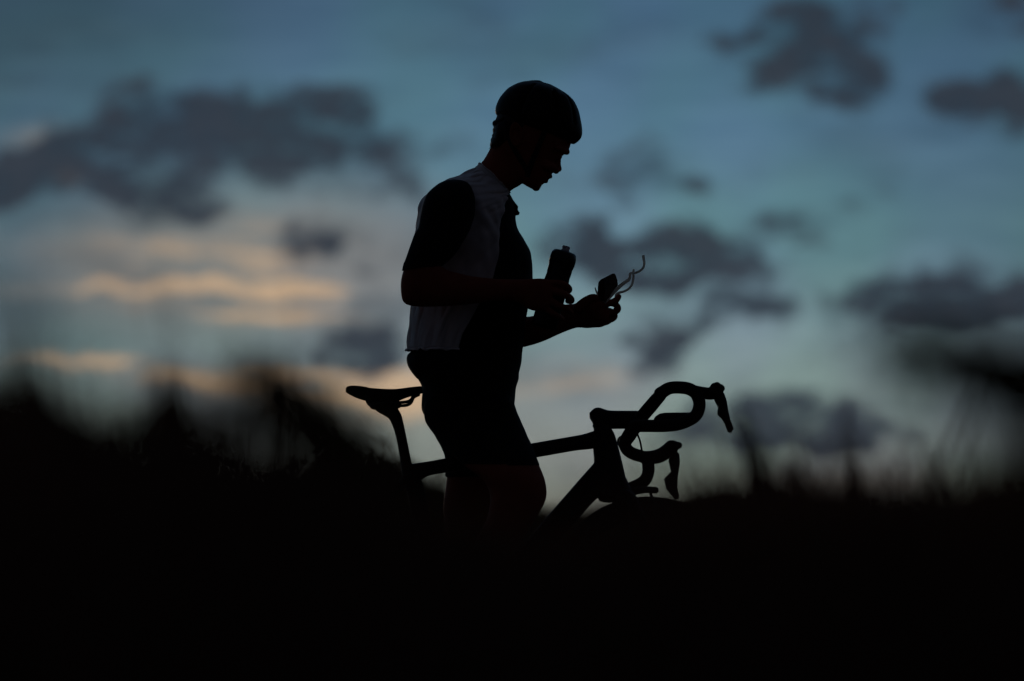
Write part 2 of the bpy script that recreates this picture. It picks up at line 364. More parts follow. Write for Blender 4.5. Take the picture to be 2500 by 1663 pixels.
# seat post, saddle and rails
bl([(1007,1140,979.5,1140,.010,0),(993.5,1073.5,967,1068,.010,0),(984.5,1030,953,1028,.011,0),(979.4,1012,941,1016,.013,0),(972,998,920,1004,.016,0),(970,990,911,993,.018,0),(970,985,909,987,.012,0)], 'seat_post', 'frame')
def saddle():
    # sections across the saddle from tail to nose: x, top y, bottom y, half width
    S = [(844,951,953,.014),(848,946.5,958,.030),(858,945,963,.045),(872,945.6,969,.056),(892,946.8,977,.062),(903,947.4,985,.061),(930,949,986,.056),(955,948.6,984,.045),(972,947.6,981,.038),(992,945,973,.030),(1008,943,968,.026),(1030,941.7,962,.022),(1050,942.5,960,.020),(1064,945,959,.016),(1072,949,956,.009)]
    R = []
    for (x,t,b,w) in cr(S, 3):
        w *= .88; t += .55*w*.342*860; b = max(b-.45*w*.342*860, t+3); pt = BP(x,t); pb = BP(x,b); r = []
        for j in range(24):
            a = 2*math.pi*j/24; c, s = math.cos(a), math.sin(a)
            up = spw(c, .7); side = spw(s, .75)
            # the middle crown is flat, the skirts turn down at the flanks
            p = (pt+pb)/2 + (pt-pb)/2*up*(1-.25*abs(side)*(up > 0)) + BLEFT*w*side*(1 if up > 0 else .62)
            r.append(p)
        R.append(r)
    o = link('saddle', *skin_rings(R), 'saddle', bike)
    for s in (-1,1):
        off = BLEFT*.013*s
        pts = [BP(896,975)+off*1.2, BP(905,986)+off, BP(935,989)+off, BP(975,987)+off, BP(994,985)+off, BP(1004,979)+off*.8, BP(1010,968)+off*.6, BP(1022,962)+off*.5]
        btube(pts, .0046, 'rail', 'metal', o)
    link('clamp', *tube([BP(912,990), BP(940,991), BP(970,988)], [.012,.016,.012], 3, 12), 'metal', o)
saddle()
# wheels
def wheel(name, hub, axle, R, rear=False):
    axle = axle.normalized(); e = bpy.data.objects.new(name, None); COL.objects.link(e); e.parent = bike; e.location = hub-B0
    u = axle.orthogonal().normalized(); w = axle.cross(u); num = 72
    def circ(r, h): return [hub+(u*math.cos(2*math.pi*j/num)+w*math.sin(2*math.pi*j/num))*r+axle*h for j in range(num)]
    def torus(sec):  # closed section
        rings = [circ(r,h) for r,h in sec]; n = len(sec); v = [p for r in rings for p in r]; f = []
        for i in range(n):
            for j in range(num): f.append((i*num+j, i*num+(j+1)%num, ((i+1)%n)*num+(j+1)%num, ((i+1)%n)*num+j))
        return v, f
    rt = .014
    link('tyre', *torus([(R-rt+rt*math.cos(a), rt*math.sin(a)) for a in [2*math.pi*k/12 for k in range(12)]]), 'rubber', e)
    link('rim', *torus([(R-.022,.010),(R-.035,.0125),(R-.055,.010),(R-.066,.003),(R-.066,-.003),(R-.055,-.010),(R-.035,-.0125),(R-.022,-.010)]), 'frame', e)
    link('hub', *lathe([(0,-.055),(.008,-.055),(.01,-.04),(.022,-.034),(.022,-.028),(.012,-.022),(.012,.022),(.022,.028),(.022,.034),(.01,.04),(.008,.055),(0,.055)], hub, axle, 16), 'metal', e)
    sp0 = None
    for k in range(20):
        a = 2*math.pi*k/20; s = 1 if k % 2 else -1; b = a+(.35 if (k//2) % 2 else -.35)
        p0 = hub+(u*math.cos(b)+w*math.sin(b))*.02+axle*.031*s; p1 = hub+(u*math.cos(a)+w*math.sin(a))*(R-.064)
        link('spoke', *tube([p0,p1],[.0011,.0011],1,5,round_=False), 'frame', e)
    if rear:
        link('cassette', *lathe([(0,.01),(.018,.01),(.036,.016),(.05,.036),(.05,.04),(.02,.042),(0,.042)], hub, -axle, 20), 'metal', e)
    return e
wheel('rear_wheel', HUBR, BLEFT, .33, True)
STEER = math.radians(20)
ax_t, ax_b = BP(1470,1045), BP(1516,1200); SAX = (ax_t-ax_b).normalized()
ROT = Matrix.Rotation(STEER, 3, SAX)
def steer(p): return ax_b + ROT @ (p-ax_b)
HFW = ROT @ (BLEFT.cross(SAX)).normalized(); HR = ROT @ (-BLEFT); HUP = SAX
HUBF = onplane(1624, 1475, B0+BLEFT*.01, BLEFT)
wheel('front_wheel', HUBF, -HR, .33)
# fork
fk = MB()
crown = ax_b
fk.add(*tube([ax_b+SAX*.03, ax_b-SAX*.035], [.026,.034], 2, 16))
for s in (-1,1):
    fk.add(*tube([crown-SAX*.02+HR*.02*s, crown-SAX*.05+HR*.045*s+HFW*.004, (crown+HUBF)/2+HR*.054*s, HUBF+HR*.055*s], [.024,.020,.014,.008], 4, 12, .7))
fk.build('fork', 'frame', bike)
bk = MB()  # front brake on the crown
bk.add(*tube([onplane(1545,1200,B0,BLEFT), onplane(1575,1196,B0,BLEFT), onplane(1600,1197,B0,BLEFT)], [.012,.010,.010], 3, 10))
bk.add(*tube([onplane(1588,1203,B0,BLEFT), onplane(1592,1216,B0,BLEFT), onplane(1598,1232,B0,BLEFT)], [.004,.004,.006], 2, 8))
bk.build('front_brake', 'metal', bike)
# stem (horizontal, deep) and bar
HB = BP(1562, 1024)                      # centre of the bar at the stem
def HPL(px, py, off):                    # a point on the plane of one bar loop (off metres to the right of the stem)
    return onplane(px, py, HB+HR*off, HR)
st = MB()
st.add(*loft([(1439,1010,1440,1020,.014,0),(1450,1000,1446,1030,.022,0),(1462,997,1450,1043,.024,0),(1476,1001,1462,1046,.023,0),(1490,1004,1486,1046,.021,0),(1530,1004.5,1528,1045.5,.020,0),(1560,1005,1558,1046,.022,0),(1575,1008,1573,1043,.02,0)], 3, 2.6, 24, BP, BLEFT))
st.add(*loft([(1490,1042,1446,1040,.02,0),(1490,1050,1452,1052,.022,0)], 2, 2.2, 20, BP, BLEFT))
st.build('stem', 'frame', bike)
NEAR, FAR = .20, -.20
loopN = [(1618,957),(1634,948),(1655,946),(1680,949),(1698,960),(1706.5,978),(1707,995),(1699,1014),(1682,1026),(1655,1036),(1620,1040),(1585,1040),(1550,1040)]
loopF = [(1524,1084),(1532,1099),(1548,1109),(1568,1115),(1580,1124),(1583,1140),(1582,1157),(1573,1174),(1552,1187),(1520,1198),(1490,1203)]
bar = MB()
for s_, lp in ((NEAR, loopN), (FAR, loopF)):
    g = s_/abs(s_); pts = [HPL(x, y, s_) for x, y in lp]
    bar.add(*tube([pts[0]-(pts[1]-pts[0])*.4]+pts, [.0178]*(len(pts)+1), 4, 16))
    # flat wing-shaped top from the stem out to the bend
    R = []; q0 = pts[0]-HR*.03*g*.5
    for k in range(13):
        t_ = k/12; c = HB.lerp(pts[0], t_) + HR*g*.012*math.sin(math.pi*t_)
        hw = np.interp(t_, [0,.3,.75,1], [.021,.027,.025,.017]); hh = np.interp(t_, [0,.3,.75,1], [.017,.0125,.013,.0165])
        R.append([c+HFW*hw*math.cos(a)+HUP*hh*math.sin(a) for a in [2*math.pi*j/20 for j in range(20)]])
    bar.add(*skin_rings(R))
hbar = bar.build('handlebar', 'tape', bike)
def lever(off, outline, hood, name):
    h = link(name, *tube([HPL(x,y,off) for x,y,_ in hood], [M(r) for *_, r in hood], 4, 14, .8), 'rubber', bike)
    v, f = extrude_poly([HPL(x,y,off) for x,y in outline], HR, .009)
    link('blade', v, f, 'frame', h)
lever(NEAR, [(1758,955),(1766,962),(1772,980),(1776.3,1007),(1781.7,1031),(1789,1050),(1786,1055),(1780,1054),(1771,1031),(1762,1018),(1753.6,1011),(1753,1002),(1755,991),(1750,982),(1745,972)],
      [(1690,951,15),(1712,958,18),(1733,961,19),(1747,956,20.5),(1750,948,20),(1756,948,14)], 'brake_hood')
lever(FAR, [(1645,1098),(1657,1110),(1658.5,1130),(1653,1168),(1651,1200),(1656,1217),(1650,1219),(1639,1206),(1628,1192),(1622.5,1168),(1632,1158),(1641,1149),(1643,1138),(1640,1128),(1634,1120)],
      [(1560,1114,17),(1588,1117,21),(1612,1112,22),(1632,1099,22),(1642,1091,22),(1654,1088,12)], 'brake_hood')
# hose between the bar and the frame
btube([BP(1556,1060), BP(1562,1075), BP(1566,1094), BP(1568,1106)], .0027, 'brake_hose', 'rubber')
# bike computer ahead of the stem
pc = [(1596,1026),(1600,1020),(1608,1015),(1622,1012.5),(1690,1012),(1696,1016),(1694,1022),(1660,1030),(1610,1030)]
cm = link('bike_computer', *extrude_poly([BP(x,y) for x,y in pc], BLEFT, .018), 'bottle', bike)
btube([BP(1570,1030), BP(1590,1033), BP(1640,1030)], .006, 'mount', 'frame', cm)
# drivetrain
link('chainring', *lathe([(.0,.0),(.095,.0),(.1,.002),(.1,.004),(.0,.004)], BB-BLEFT*.048, BLEFT, 40), 'metal', bike)
CRA = math.radians(-45); cdir = BFW*math.cos(CRA)+BUP*math.sin(CRA)
PEDR = BB-BLEFT*.075+cdir*.172; PEDL = BB+BLEFT*.075-cdir*.172
for s, pe in ((-1,PEDR),(1,PEDL)):
    c = link('crank', *tube([BB+BLEFT*.062*s, pe-BLEFT*.008*s], [.017,.012], 4, 12, .6), 'frame', bike)
    q = pe+BLEFT*.05*s
    link('pedal', *extrude_poly([q+BFW*x+BUP*z for x,z in ((-.045,-.006),(-.03,-.012),(.03,-.012),(.05,0),(.04,.008),(-.04,.008))], BLEFT, .033), 'metal', c)
ch = MB()
for s in (1,-1):
    ch.add(*tube([BB-BLEFT*.046+BUP*.098*s, HUBR-BLEFT*.036+BUP*(.04 if s > 0 else -.06)], [.005,.005], 1, 6))
ch.build('chain', 'metal', bike)
dr = MB(); dr.add(*tube([HUBR-BLEFT*.05-BUP*.02, HUBR-BLEFT*.055-BUP*.07+BFW*.015, HUBR-BLEFT*.05-BUP*.13+BFW*.03],[.014,.014,.018],3,10)); dr.build('rear_derailleur','metal',bike)

# ------------------------------------------------------------------ the rider
person = empty('person', (P(1150,1200).x, 0, 0), 'cyclist in helmet and pale gilet standing astride bicycle, head bowed over sunglasses', 'person')
TORSO = [  # fx,fy, bx,by, half depth, Y   (outer clothing outline)
 (1243,474,1160,412,.075,0),(1252,490,1128,430,.11,0),(1256,503,1090,442,.145,0),(1258,520,1055,466,.172,0),(1259,536,1034,494,.182,0),
 (1263,558,1023,530,.184,0),(1279,586,1019.5,570,.180,0),(1295,616,1014,620,.172,0),(1300.5,658,1010,670,.165,0),(1300,700,1007,720,.160,0),
 (1289,746,1004.5,760,.156,0),(1281.5,800,1002,800,.154,0),(1276.5,850,998,845,.156,0),(1272.5,885,998,885,.160,0),(1266.5,925,1018,925,.166,0),
 (1260,948,1031,948,.170,0),(1256,985,1029.5,985,.172,0)]
def inset(rows, px, dz): return [(r[0]-px, r[1], r[2]+px, r[3], max(.01, r[4]-dz), r[5]) for r in rows]
body = MB()
body.add(*loft(inset(TORSO, 9, .010)+[(1240,1010,1050,1010,.14,0)], 3, 2.3))
# neck
body.add(*loft([(1300,415,1222,300,.055,0),(1287,432,1209,333,.056,0),(1270,452,1200,356,.057,0),(1254,461,1189,377,.058,0),(1241,474,1174,399,.062,0),(1238,500,1145,425,.085,0)], 4, 2.1))
# skull and face
body.add(*loft([(1335,232,1300,220,.015,0),(1362,248,1262,230,.048,0),(1385,275,1240,250,.066,0),(1393,300,1226,270,.073,0),(1397,325,1218,292,.077,0),(1394,350,1213,312,.077,0),(1389.5,364,1210,325,.075,0),(1387,371,1208,331,.074,0),(1373,381,1207,340,.071,0),(1362,397,1208,350,.069,0),(1355,410,1212,362,.066,0),(1349,421,1218,378,.063,0),(1341,436,1228,396,.059,0),(1331,446,1240,414,.054,0),(1323,452,1252,428,.049,0),(1319,459,1264,440,.040,0),(1309,465.5,1282,452,.024,0)], 4, 2.25, 40))
# nose, brow, lips, chin
body.add(*loft([(1374,374,1350,380,.007,0),(1371.3,383,1345,388,.008,0),(1369.5,400,1340,405,.011,0),(1371.5,411,1338,414,.016,0),(1369.5,418.5,1338,420,.017,0),(1359,421,1338,423,.011,0)], 4, 1.9, 20))
for s in (-1,1):
    body.add(*tube([P(1384,371,.012*s), P(1380,369,.033*s), P(1364,362,.056*s)], [.009,.010,.007], 4, 10))
    body.add(*ball(P(1362,381,.031*s), .013))                      # closed lids over the eyes
    body.add(*tube([P(1350,411,.036*s), P(1330,402,.051*s)], [.012,.014], 3, 10))
    body.add(*ball(P(1358,418,.014*s), .0085))
body.add(*tube([P(1330,428,-.026), P(1342,431.5,-.012), P(1344,431,0), P(1342,431.5,.012), P(1330,428,.026)], [.003,.0055,.006,.0055,.003], 4, 10))
body.add(*tube([P(1324,437,-.022), P(1332,442,-.010), P(1333,442,0), P(1332,442,.010), P(1324,437,.022)], [.003,.006,.0065,.006,.003], 4, 10))
body.add(*ball(P(1309,456.5), .0125, sc=(1,1.6,1)))
# ears
for s in (-1,1):
    R = []
    for k, (sc, dy) in enumerate(((.5,.066),(1,.072),(1.06,.082),(.98,.088),(.7,.083),(.3,.078))):
        R.append([P(1259+14*sc*math.cos(a)+4*math.sin(a), 328+28*sc*math.sin(a)-6*math.cos(a), s*(dy-.006*math.cos(a))) for a in [2*math.pi*j/20 for j in range(20)]])
    body.add(*skin_rings(R))
# near arm
body.add(*loft([(1135,470,1075,470,.04,-.15),(1145,500,1042,500,.058,-.195),(1138,545,1036,548,.058,-.215),(1118,587,1022,590,.054,-.232),(1092,622,1004,622,.051,-.247),(1074,645,988,652,.050,-.254),(1082,653,979,684,.049,-.257),(1090,658,979,716,.048,-.257),(1096,661,986,739,.046,-.256),(1103,663,1010,748,.044,-.254),(1120,667,1055,749,.042,-.250),(1148,674,1110,746,.040,-.246),(1180,678,1160,741,.037,-.240),(1215,681,1212,736,.033,-.236),(1250,682,1250,736,.030,-.232),(1275,682,1272,743,.026,-.230),(1300,680.5,1290,755,.022,-.229),(1325,680,1312,760,.020,-.228),(1342,684,1332,757,.017,-.226),(1350,690,1346,745,.012,-.224)], 3, 2.2, 28))
def fingers(lst, mb):
    for pts, rad in lst: mb.add(*tube([P(*p) for p in pts], rad, 4, 12))
fingers([
 ([(1322,692,-.226),(1352,692,-.226),(1375,695,-.222),(1387,703.5,-.206),(1388.5,709,-.188),(1382,711,-.168)], [.0105,.0110,.0108,.0108,.0100,.008]),
 ([(1322,709,-.227),(1352,712,-.229),(1378,719,-.226),(1392,729,-.208),(1394,734.5,-.192),(1386,735,-.172)], [.0105,.011,.0108,.0108,.0100,.008]),
 ([(1318,727,-.226),(1345,735,-.227),(1366,747,-.222),(1384,754,-.206),(1394,762,-.190)], [.0105,.0105,.0098,.009,.0078]),
 ([(1312,743,-.224),(1334,755,-.224),(1352,766,-.219),(1366,774,-.204),(1373,778,-.190)], [.010,.0095,.0088,.008,.0068]),
 ([(1290,712,-.222),(1304,702,-.185),(1322,694,-.140),(1342,694,-.118),(1360,698,-.116)], [.014,.013,.0115,.0105,.008])], body)
# far arm
body.add(*loft([(1130,482,1098,482,.03,.15),(1142,512,1060,512,.052,.192),(1130,570,1045,570,.056,.22),(1115,640,1040,640,.052,.24),(1120,700,1035,720,.050,.25),(1130,735,1045,800,.048,.245),(1150,745,1085,850,.047,.235),(1200,762,1165,858,.045,.195),(1250,770,1230,856,.043,.155),(1292,773,1290,845,.040,.120),(1322,764,1330,832,.036,.095),(1352,750,1364,816.5,.032,.070),(1385,743,1394,804.5,.030,.045),(1405,741,1412,800,.029,.03),(1427,727,1432,801.5,.031,.018),(1445,728,1452,800,.034,.008),(1464,734,1470,798.5,.034,.003),(1482,744,1486,789,.028,0)], 3, 2.2, 28))
fingers([
 ([(1462,748,-.022),(1486,741,-.024),(1504,733,-.020),(1510.5,724.5,-.010)], [.0098,.0098,.0092,.0085]),
 ([(1465,766,-.012),(1490,765,-.014),(1508,757,-.012),(1506,746,-.012),(1492,741,-.010)], [.0100,.0100,.0096,.0088,.0078]),
 ([(1460,783,.004),(1484,782,.003),(1499.5,774.5,.002),(1498,764,-.002),(1486,757,-.004)], [.0100,.0100,.0098,.0088,.0075]),
 ([(1452,789,.020),(1474,788,.020),(1488,782,.018),(1489,772,.012),(1480,765,.008)], [.0095,.0095,.009,.0082,.007]),
 ([(1412,752,-.012),(1428,737,-.018),(1447,727,-.018),(1460,730,-.012),(1474,738,-.006)], [.015,.0135,.0115,.0100,.008])], body)
# legs: near one with the knee forward and the foot on the pedal, far one straight down
SHN = [(1252,975,1040,975,.085,-.085),(1262,1005,1034,1005,.092,-.09),(1276,1036,1042,1036,.092,-.11),(1297,1084,1078,1084,.086,-.155),(1311,1117,1108,1112,.082,-.19)]
KN = [(1320,1144,1140,1142,.073,-.215),(1331,1174,1178,1170,.066,-.24),(1334.8,1204,1196,1205,.062,-.25),(1330,1227,1195,1240,.060,-.255),(1316,1253,1185,1275,.058,-.26),(1297,1285,1165,1310,.058,-.265),(1262,1350,1130,1370,.056,-.28),(1210,1440,1100,1460,.045,-.30),(1168,1520,1080,1530,.035,-.315),(1148,1575,1075,1580,.034,-.325),(1150,1610,1065,1615,.034,-.33)]
body.add(*loft([(r[0]-5,r[1],r[2]+6,r[3],r[4]-.006,r[5]) for r in SHN]+KN, 3, 2.1, 32))
SHF = [(1240,975,1042,975,.085,.085),(1238,1040,1050,1040,.088,.095),(1235,1110,1084,1108,.082,.105),(1230,1165,1086,1165,.075,.11)]
KF = [(1225,1240,1082,1240,.068,.115),(1222,1320,1090,1320,.060,.12),(1212,1390,1082,1390,.058,.125),(1198,1470,1066,1470,.055,.13),(1172,1580,1078,1580,.040,.135),(1160,1660,1085,1660,.034,.14),(1165,1710,1070,1712,.035,.14)]
body.add(*loft([(r[0]-5,r[1],r[2]+5,r[3],r[4]-.006,r[5]) for r in SHF]+KF, 3, 2.1, 32))
bv, bf = remesh(body, .0030, 1)
link('body', bv, bf, 'skin', person)

# jersey: torso and sleeves, rear pocket bulge
jr = [(r[0], r[1], r[2]+6, r[3], r[4]-.005, r[5]) for r in TORSO[:-3]]
jr[0] = (1241,476,1168,416,.066,0)
je = MB(); je.add(*loft(jr+[(1264,935,1030,935,.160,0)], 5, 2.3, 48))
je.add(*loft([(1060,858,998,862,.06,0),(1075,866,993,868,.10,0),(1075,880,992,879,.12,0),(1075,894,996,894,.12,0),(1075,910,1006,910.5,.11,0),(1075,922,1017.5,924.5,.09,0),(1075,932,1027,930,.06,0)], 3, 2.2, 32))
jv, jf = remesh(je, .005, 2)
def wrinkle(v, amp, sc, seed=0, stretch=(1,1,1)):
    return [p + Vector((noise.noise(Vector((p.x*sc*stretch[0]+seed, p.y*sc*stretch[1], p.z*sc*stretch[2]))), noise.noise(Vector((p.x*sc+seed+9, p.y*sc, p.z*sc*stretch[2]))), 0))*amp for p in v]
jersey = link('jersey', wrinkle(jv, .003, 22), jf, 'jersey', person)
def sleeve(rows, name):
    v, f = loft(rows, 4, 2.2, 40, cap=False); o = link(name, wrinkle(v, .0022, 30, 4), f, 'jersey', jersey)
    modsolid(o, .002, -1); return o
sleeve([(1112,440,1092,442,.012,-.15),(1140,447,1072,450,.045,-.165),(1155,472,1047,472,.066,-.185),(1158.5,500,1034,500,.073,-.198),(1155,530,1028,530,.073,-.207),(1146,558,1022,556,.070,-.217),(1133,584,1010.5,580,.066,-.228),(1108,622,997.5,618,.060,-.244),(1080,646,986,650,.056,-.251),(1071,650,983,661,.055,-.253)], 'sleeve')
sleeve([(1112,445,1092,447,.012,.15),(1140,455,1078,455,.045,.165),(1150,500,1046,500,.07,.198),(1140,560,1040,560,.068,.218),(1125,620,1036,620,.062,.236),(1118,655,1036,655,.058,.243)], 'sleeve')
cf = [(1236,474),(1243.5,471),(1253.6,489.5),(1265,504.5),(1264.3,513),(1269,520),(1266.5,525),(1259,526),(1250,515),(1240,497)]
link('collar_flap', *extrude_poly([P(x,y,-.012) for x,y in cf], Vector((0,1,0)), .012), 'jersey', jersey)

# gilet: open at the front, hem swept back
def gilet():
    rows = cr([(r[0]+1, r[1], r[2], r[3], r[4]+.005, r[5]) for r in TORSO[:13]]+[(1274,862,997,857,.162,0)], 9)
    ex = [(420,1243),(470,1240),(500,1233),(540,1223),(600,1218),(640,1214),(680,1206),(730,1180),(780,1152),(820,1130),(870,1117)]
    v = []; n = 132; R = []
    for i, (fx,fy,bx,by,d,Y) in enumerate(rows):
        pf, pb = P(fx,fy,Y), P(bx,by,Y); ym = (fy+by)/2 + (fy-by)*.25
        e = np.interp(ym, [a for a,_ in ex], [b for _,b in ex])
        val = (2*(e-bx)/(fx-bx)-1); val = max(-.95, min(.985, val)); th = math.acos(max(-1, min(1, spw(val, 1.15))))
        ring = ringFB(pf, pb, d, 2.3, n, LAT, -th, -(2*math.pi-th), closed=False)
        R.append(ring)
    v, f = skin_rings(R, False, False)
    nr = len(R); out = []
    for k, p in enumerate(v):
        i, j = divmod(k, n); s = i/(nr-1); c = Vector((sum((q.x for q in R[i]))/n, 0, p.z)); nrm = (p-c).normalized()
        lower = max(0, (s-.55)/.45); ang = j/(n-1)
        dz = .010*lower*noise.noise(Vector((ang*24+s*3, s*3.4, 1.0))) + .005*lower*noise.noise(Vector((ang*52-s*5, s*7, 5.0)))
        dz += .010*(1-lower)*noise.noise(Vector((ang*22+s*10, s*9-ang*5, 7.0))) + .006*(1-lower)*noise.noise(Vector((ang*26-s*16, s*7, 9.0)))
        dz += .012*max(0, 1-s*4)*noise.noise(Vector((ang*20-s*14, s*5, 2.0)))
        if s > .955: dz += .006 + .003*noise.noise(Vector((ang*30, 0, 3.0)))
        elif s > .94: dz -= .002
        q = p+nrm*dz
        if s > .9: q.z += .008*noise.noise(Vector((ang*22, 4.0, 0)))*(s-.9)/.1
        out.append(q)
    o = link('gilet', out, f, 'gilet', person); modsolid(o, .003, 1)
    # standing collar
    rows = cr([(1243,469.5,1173,396.5,.066,0),(1243.5,476,1164,405,.070,0),(1245,487,1148,420,.082,0),(1250,500,1120,436,.112,0)], 6)
    R = [ringFB(P(a,b,0), P(c_,d_,0), e, 2.2, 64) for (a,b,c_,d_,e,_) in rows]
    v, f = skin_rings(R, False)
    ctr = sum(v, Vector((0,0,0)))/len(v)
    v2 = []
    for k, p in enumerate(v):
        i, j = divmod(k, 64); s = i/(len(R)-1); nrm = Vector((p.x-ctr.x, p.y, 0)).normalized()
        v2.append(p+nrm*(.012*s*noise.noise(Vector((math.cos(j/64*6.283)*3.5+s*2, math.sin(j/64*6.283)*3.5, 3))) + (.004 if s < .12 else 0) + .003*noise.noise(Vector((j*.6, s*6, 0)))))
    c = link('collar', v2, f, 'gilet', o); modsolid(c, .003, 1)
gilet()

# shorts
sh = MB()
sh.add(*loft([(1268,900,1006,900,.158,0),(1266.5,925,1020,925,.166,0),(1260,948,1031,948,.172,0),(1256,985,1029.5,985,.174,0),(1252,1010,1033,1010,.165,0),(1240,1040,1060,1040,.13,0)], 3, 2.4, 40))
sh.add(*loft(SHN+[(1316,1131,1120,1125,.080,-.20),(1319,1140,1128,1133,.079,-.208)], 4, 2.1, 40))
sh.add(*loft([(1250,960,1036,960,.08,.085)]+SHF, 4, 2.1, 40))
sv, sf = remesh(sh, .0045, 2)
link('bib_shorts', wrinkle(sv, .0012, 40, 2), sf, 'shorts', person)
# socks and shoes
for Y, ax_, ay in ((-.33,1108,1606),(.14,1118,1706)):
    link('sock', *loft([(ax_+42,ay-110,ax_-40,ay-110,.040,Y+.012 if Y < 0 else Y),(ax_+40,ay-50,ax_-36,ay-50,.039,Y),(ax_+46,ay,ax_-42,ay+4,.040,Y)], 3, 2.2, 20), 'sock', person)
    S = [(-62,-8,32,.026),(-58,-12,40,.032),(-20,-20,44,.036),(40,-14,44,.038),(100,6,44,.046),(150,18,44,.046),(180,28,42,.036),(192,34,40,.018)]
    R = []
    for (dx,t,b,w) in cr(S, 3):
        pt, pb = P(ax_+dx, ay+t, Y), P(ax_+dx, ay+b, Y)
        R.append([(pt+pb)/2+(pt-pb)/2*spw(math.cos(a),.7)+Vector((0,w*spw(math.sin(a),.8),0)) for a in [2*math.pi*j/20 for j in range(20)]])
    link('shoe', *skin_rings(R), 'shoe', person)

# hair at the nape and temples
hr = MB()
hr.add(*loft([(1330,300,1214,278,.076,0),(1310,318,1209,296,.078,0),(1290,330,1205,309,.075,0),(1265,340,1204,322,.070,0),(1250,352,1202,334,.062,0),(1235,358,1198,346,.056,0),(1220,364,1196,356,.046,0)], 4, 2.2, 40))
hv, hf = hr.v, hr.f
hv = [p+Vector((noise.noise(p*90), noise.noise(p*90+Vector((5,0,0))), noise.noise(p*70)))*.004 for p in hv]
hair = link('hair', hv, hf, 'hair', person)
lk = MB()
for k in range(420):   # short ends along the nape
    a = random.uniform(-1.2, 1.2); t_ = random.random()
    fx = np.interp(t_, [0,.5,1], [1206,1203,1195]); fy = np.interp(t_, [0,.5,1], [300,330,362])
    b = P(fx+3, fy, 0); off = Vector((.03*(1-math.cos(a)), .07*math.sin(a), -.01*(1-math.cos(a))))
    b = b+off; d = Vector((-.6+random.uniform(-.5,.5), math.sin(a)*.6, -1)).normalized()*random.uniform(.006,.013)
    w = Vector((0,1,0)).cross(d).normalized()*.0005
    lk.add([b-w, b+w, b+d], [(0,1,2)])
lk.build('hair_ends', 'hair', hair)

# helmet
def helmet():
    rows = [(1402,352,1219,287,.080,0),(1411,346,1212,281,.089,0),(1418.5,337,1209,272,.094,0),(1421.6,326,1211.5,257,.097,0),(1420.8,309,1220.6,237.6,.097,0),(1416,283,1237,218.5,.093,0),(1412,268,1247,211.5,.088,0),(1401,246,1260,204.7,.079,0),(1385,230.5,1278,199.2,.062,0),(1365,217.5,1297,198,.040,0),(1347,207.5,1319,200,.016,0)]
    C = cr(rows, 4); n = 64
    R = [ringFB(P(a,b,0), P(c_,d_,0), e, 2.15, n) for (a,b,c_,d_,e,_) in C]
    v, f = skin_rings(R, False); nr = len(R)
    v.append(sum(R[-1], Vector((0,0,0)))/n); top = len(v)-1
    def hole(i, j):     # long vents beside the middle ridge
        s = i/(nr-1); a = j/n*360
        if not .22 < s < .86: return False
        for c0, w in ((40,5),(75,5),(118,6)):
            for cc in (c0, 360-c0):
                if abs(a-cc) < w*(1-.35*s) and (.3+.1*math.sin(c0) < s < .78): return True
        return False
    f2 = [q for k, q in enumerate(f) if not hole(k//n, k % n)]
    f2 += [(top, (nr-1)*n+j, (nr-1)*n+(j+1) % n) for j in range(n)]
    o = link('helmet', v, f2, 'helmet', person); modsolid(o, .018, -1)
    inner = [ringFB(P(a-14,b-2,0), P(c_+14,d_-2,0), max(.004, e-.016), 2.15, 40) for (a,b,c_,d_,e,_) in C[5:-3]]
    link('liner', *skin_rings(inner), 'strap', o)
    for s in (-1,1):
        link('strap', *tube([P(1330,318,.083*s), P(1318,350,.080*s), P(1300,392,.070*s), P(1290,420,.064*s), P(1286,438,.040*s), P(1287,449,.012*s), P(1287,450,0)], [.0075]*6+[.006], 4, 8, .25, upv=(1,0,0)), 'strap', o)
        link('strap', *tube([P(1236,300,.080*s), P(1246,345,.078*s), P(1268,385,.072*s), P(1288,418,.066*s)], [.007]*4, 4, 8, .25, upv=(1,0,0)), 'strap', o)
    ad = MB(); ad.add(*tube([P(1228,290,-.06), P(1213,300,-.03), P(1211,302,0), P(1213,300,.03), P(1228,290,.06)], [.006,.008,.011,.008,.006], 4, 10)); ad.build('fit_dial', 'strap', o)
helmet()

# ------------------------------------------------------------------ held things
YBOT = -.170
bt = P(1380.5, 611, YBOT); bb_ = P(1327, 800, YBOT); bax = (bb_-bt).normalized(); LB = (bb_-bt).length
bot = empty('water_bottle', bb_, 'black cycling water bottle with pale nozzle gripped in the near hand', 'water bottle')
body_prof = [(.0,.026),(.0352,.026),(.0362,.034),(.0362,.044),(.0345,.050),(.0345,.066),(.0335,.075),(.0360,.098),(.0362,.16),(.0362,LB-.008),(.033,LB),(0,LB)]
link('flask', *lathe(body_prof, bt, bax, 36), 'bottle', bot)
link('cap', *lathe([(0,.002),(.014,.002),(.027,.0035),(.0335,.008),(.0365,.016),(.0372,.026),(.0372,.040),(.0355,.042)], bt, bax, 36), 'bottle', bot)
link('nozzle', *lathe([(0,-.012),(.0095,-.012),(.0115,-.0085),(.0112,-.005),(.0095,-.003),(.0118,.0005),(.0125,.004),(.0115,.008),(0,.008)], bt, bax, 24), 'nozzle', bot)

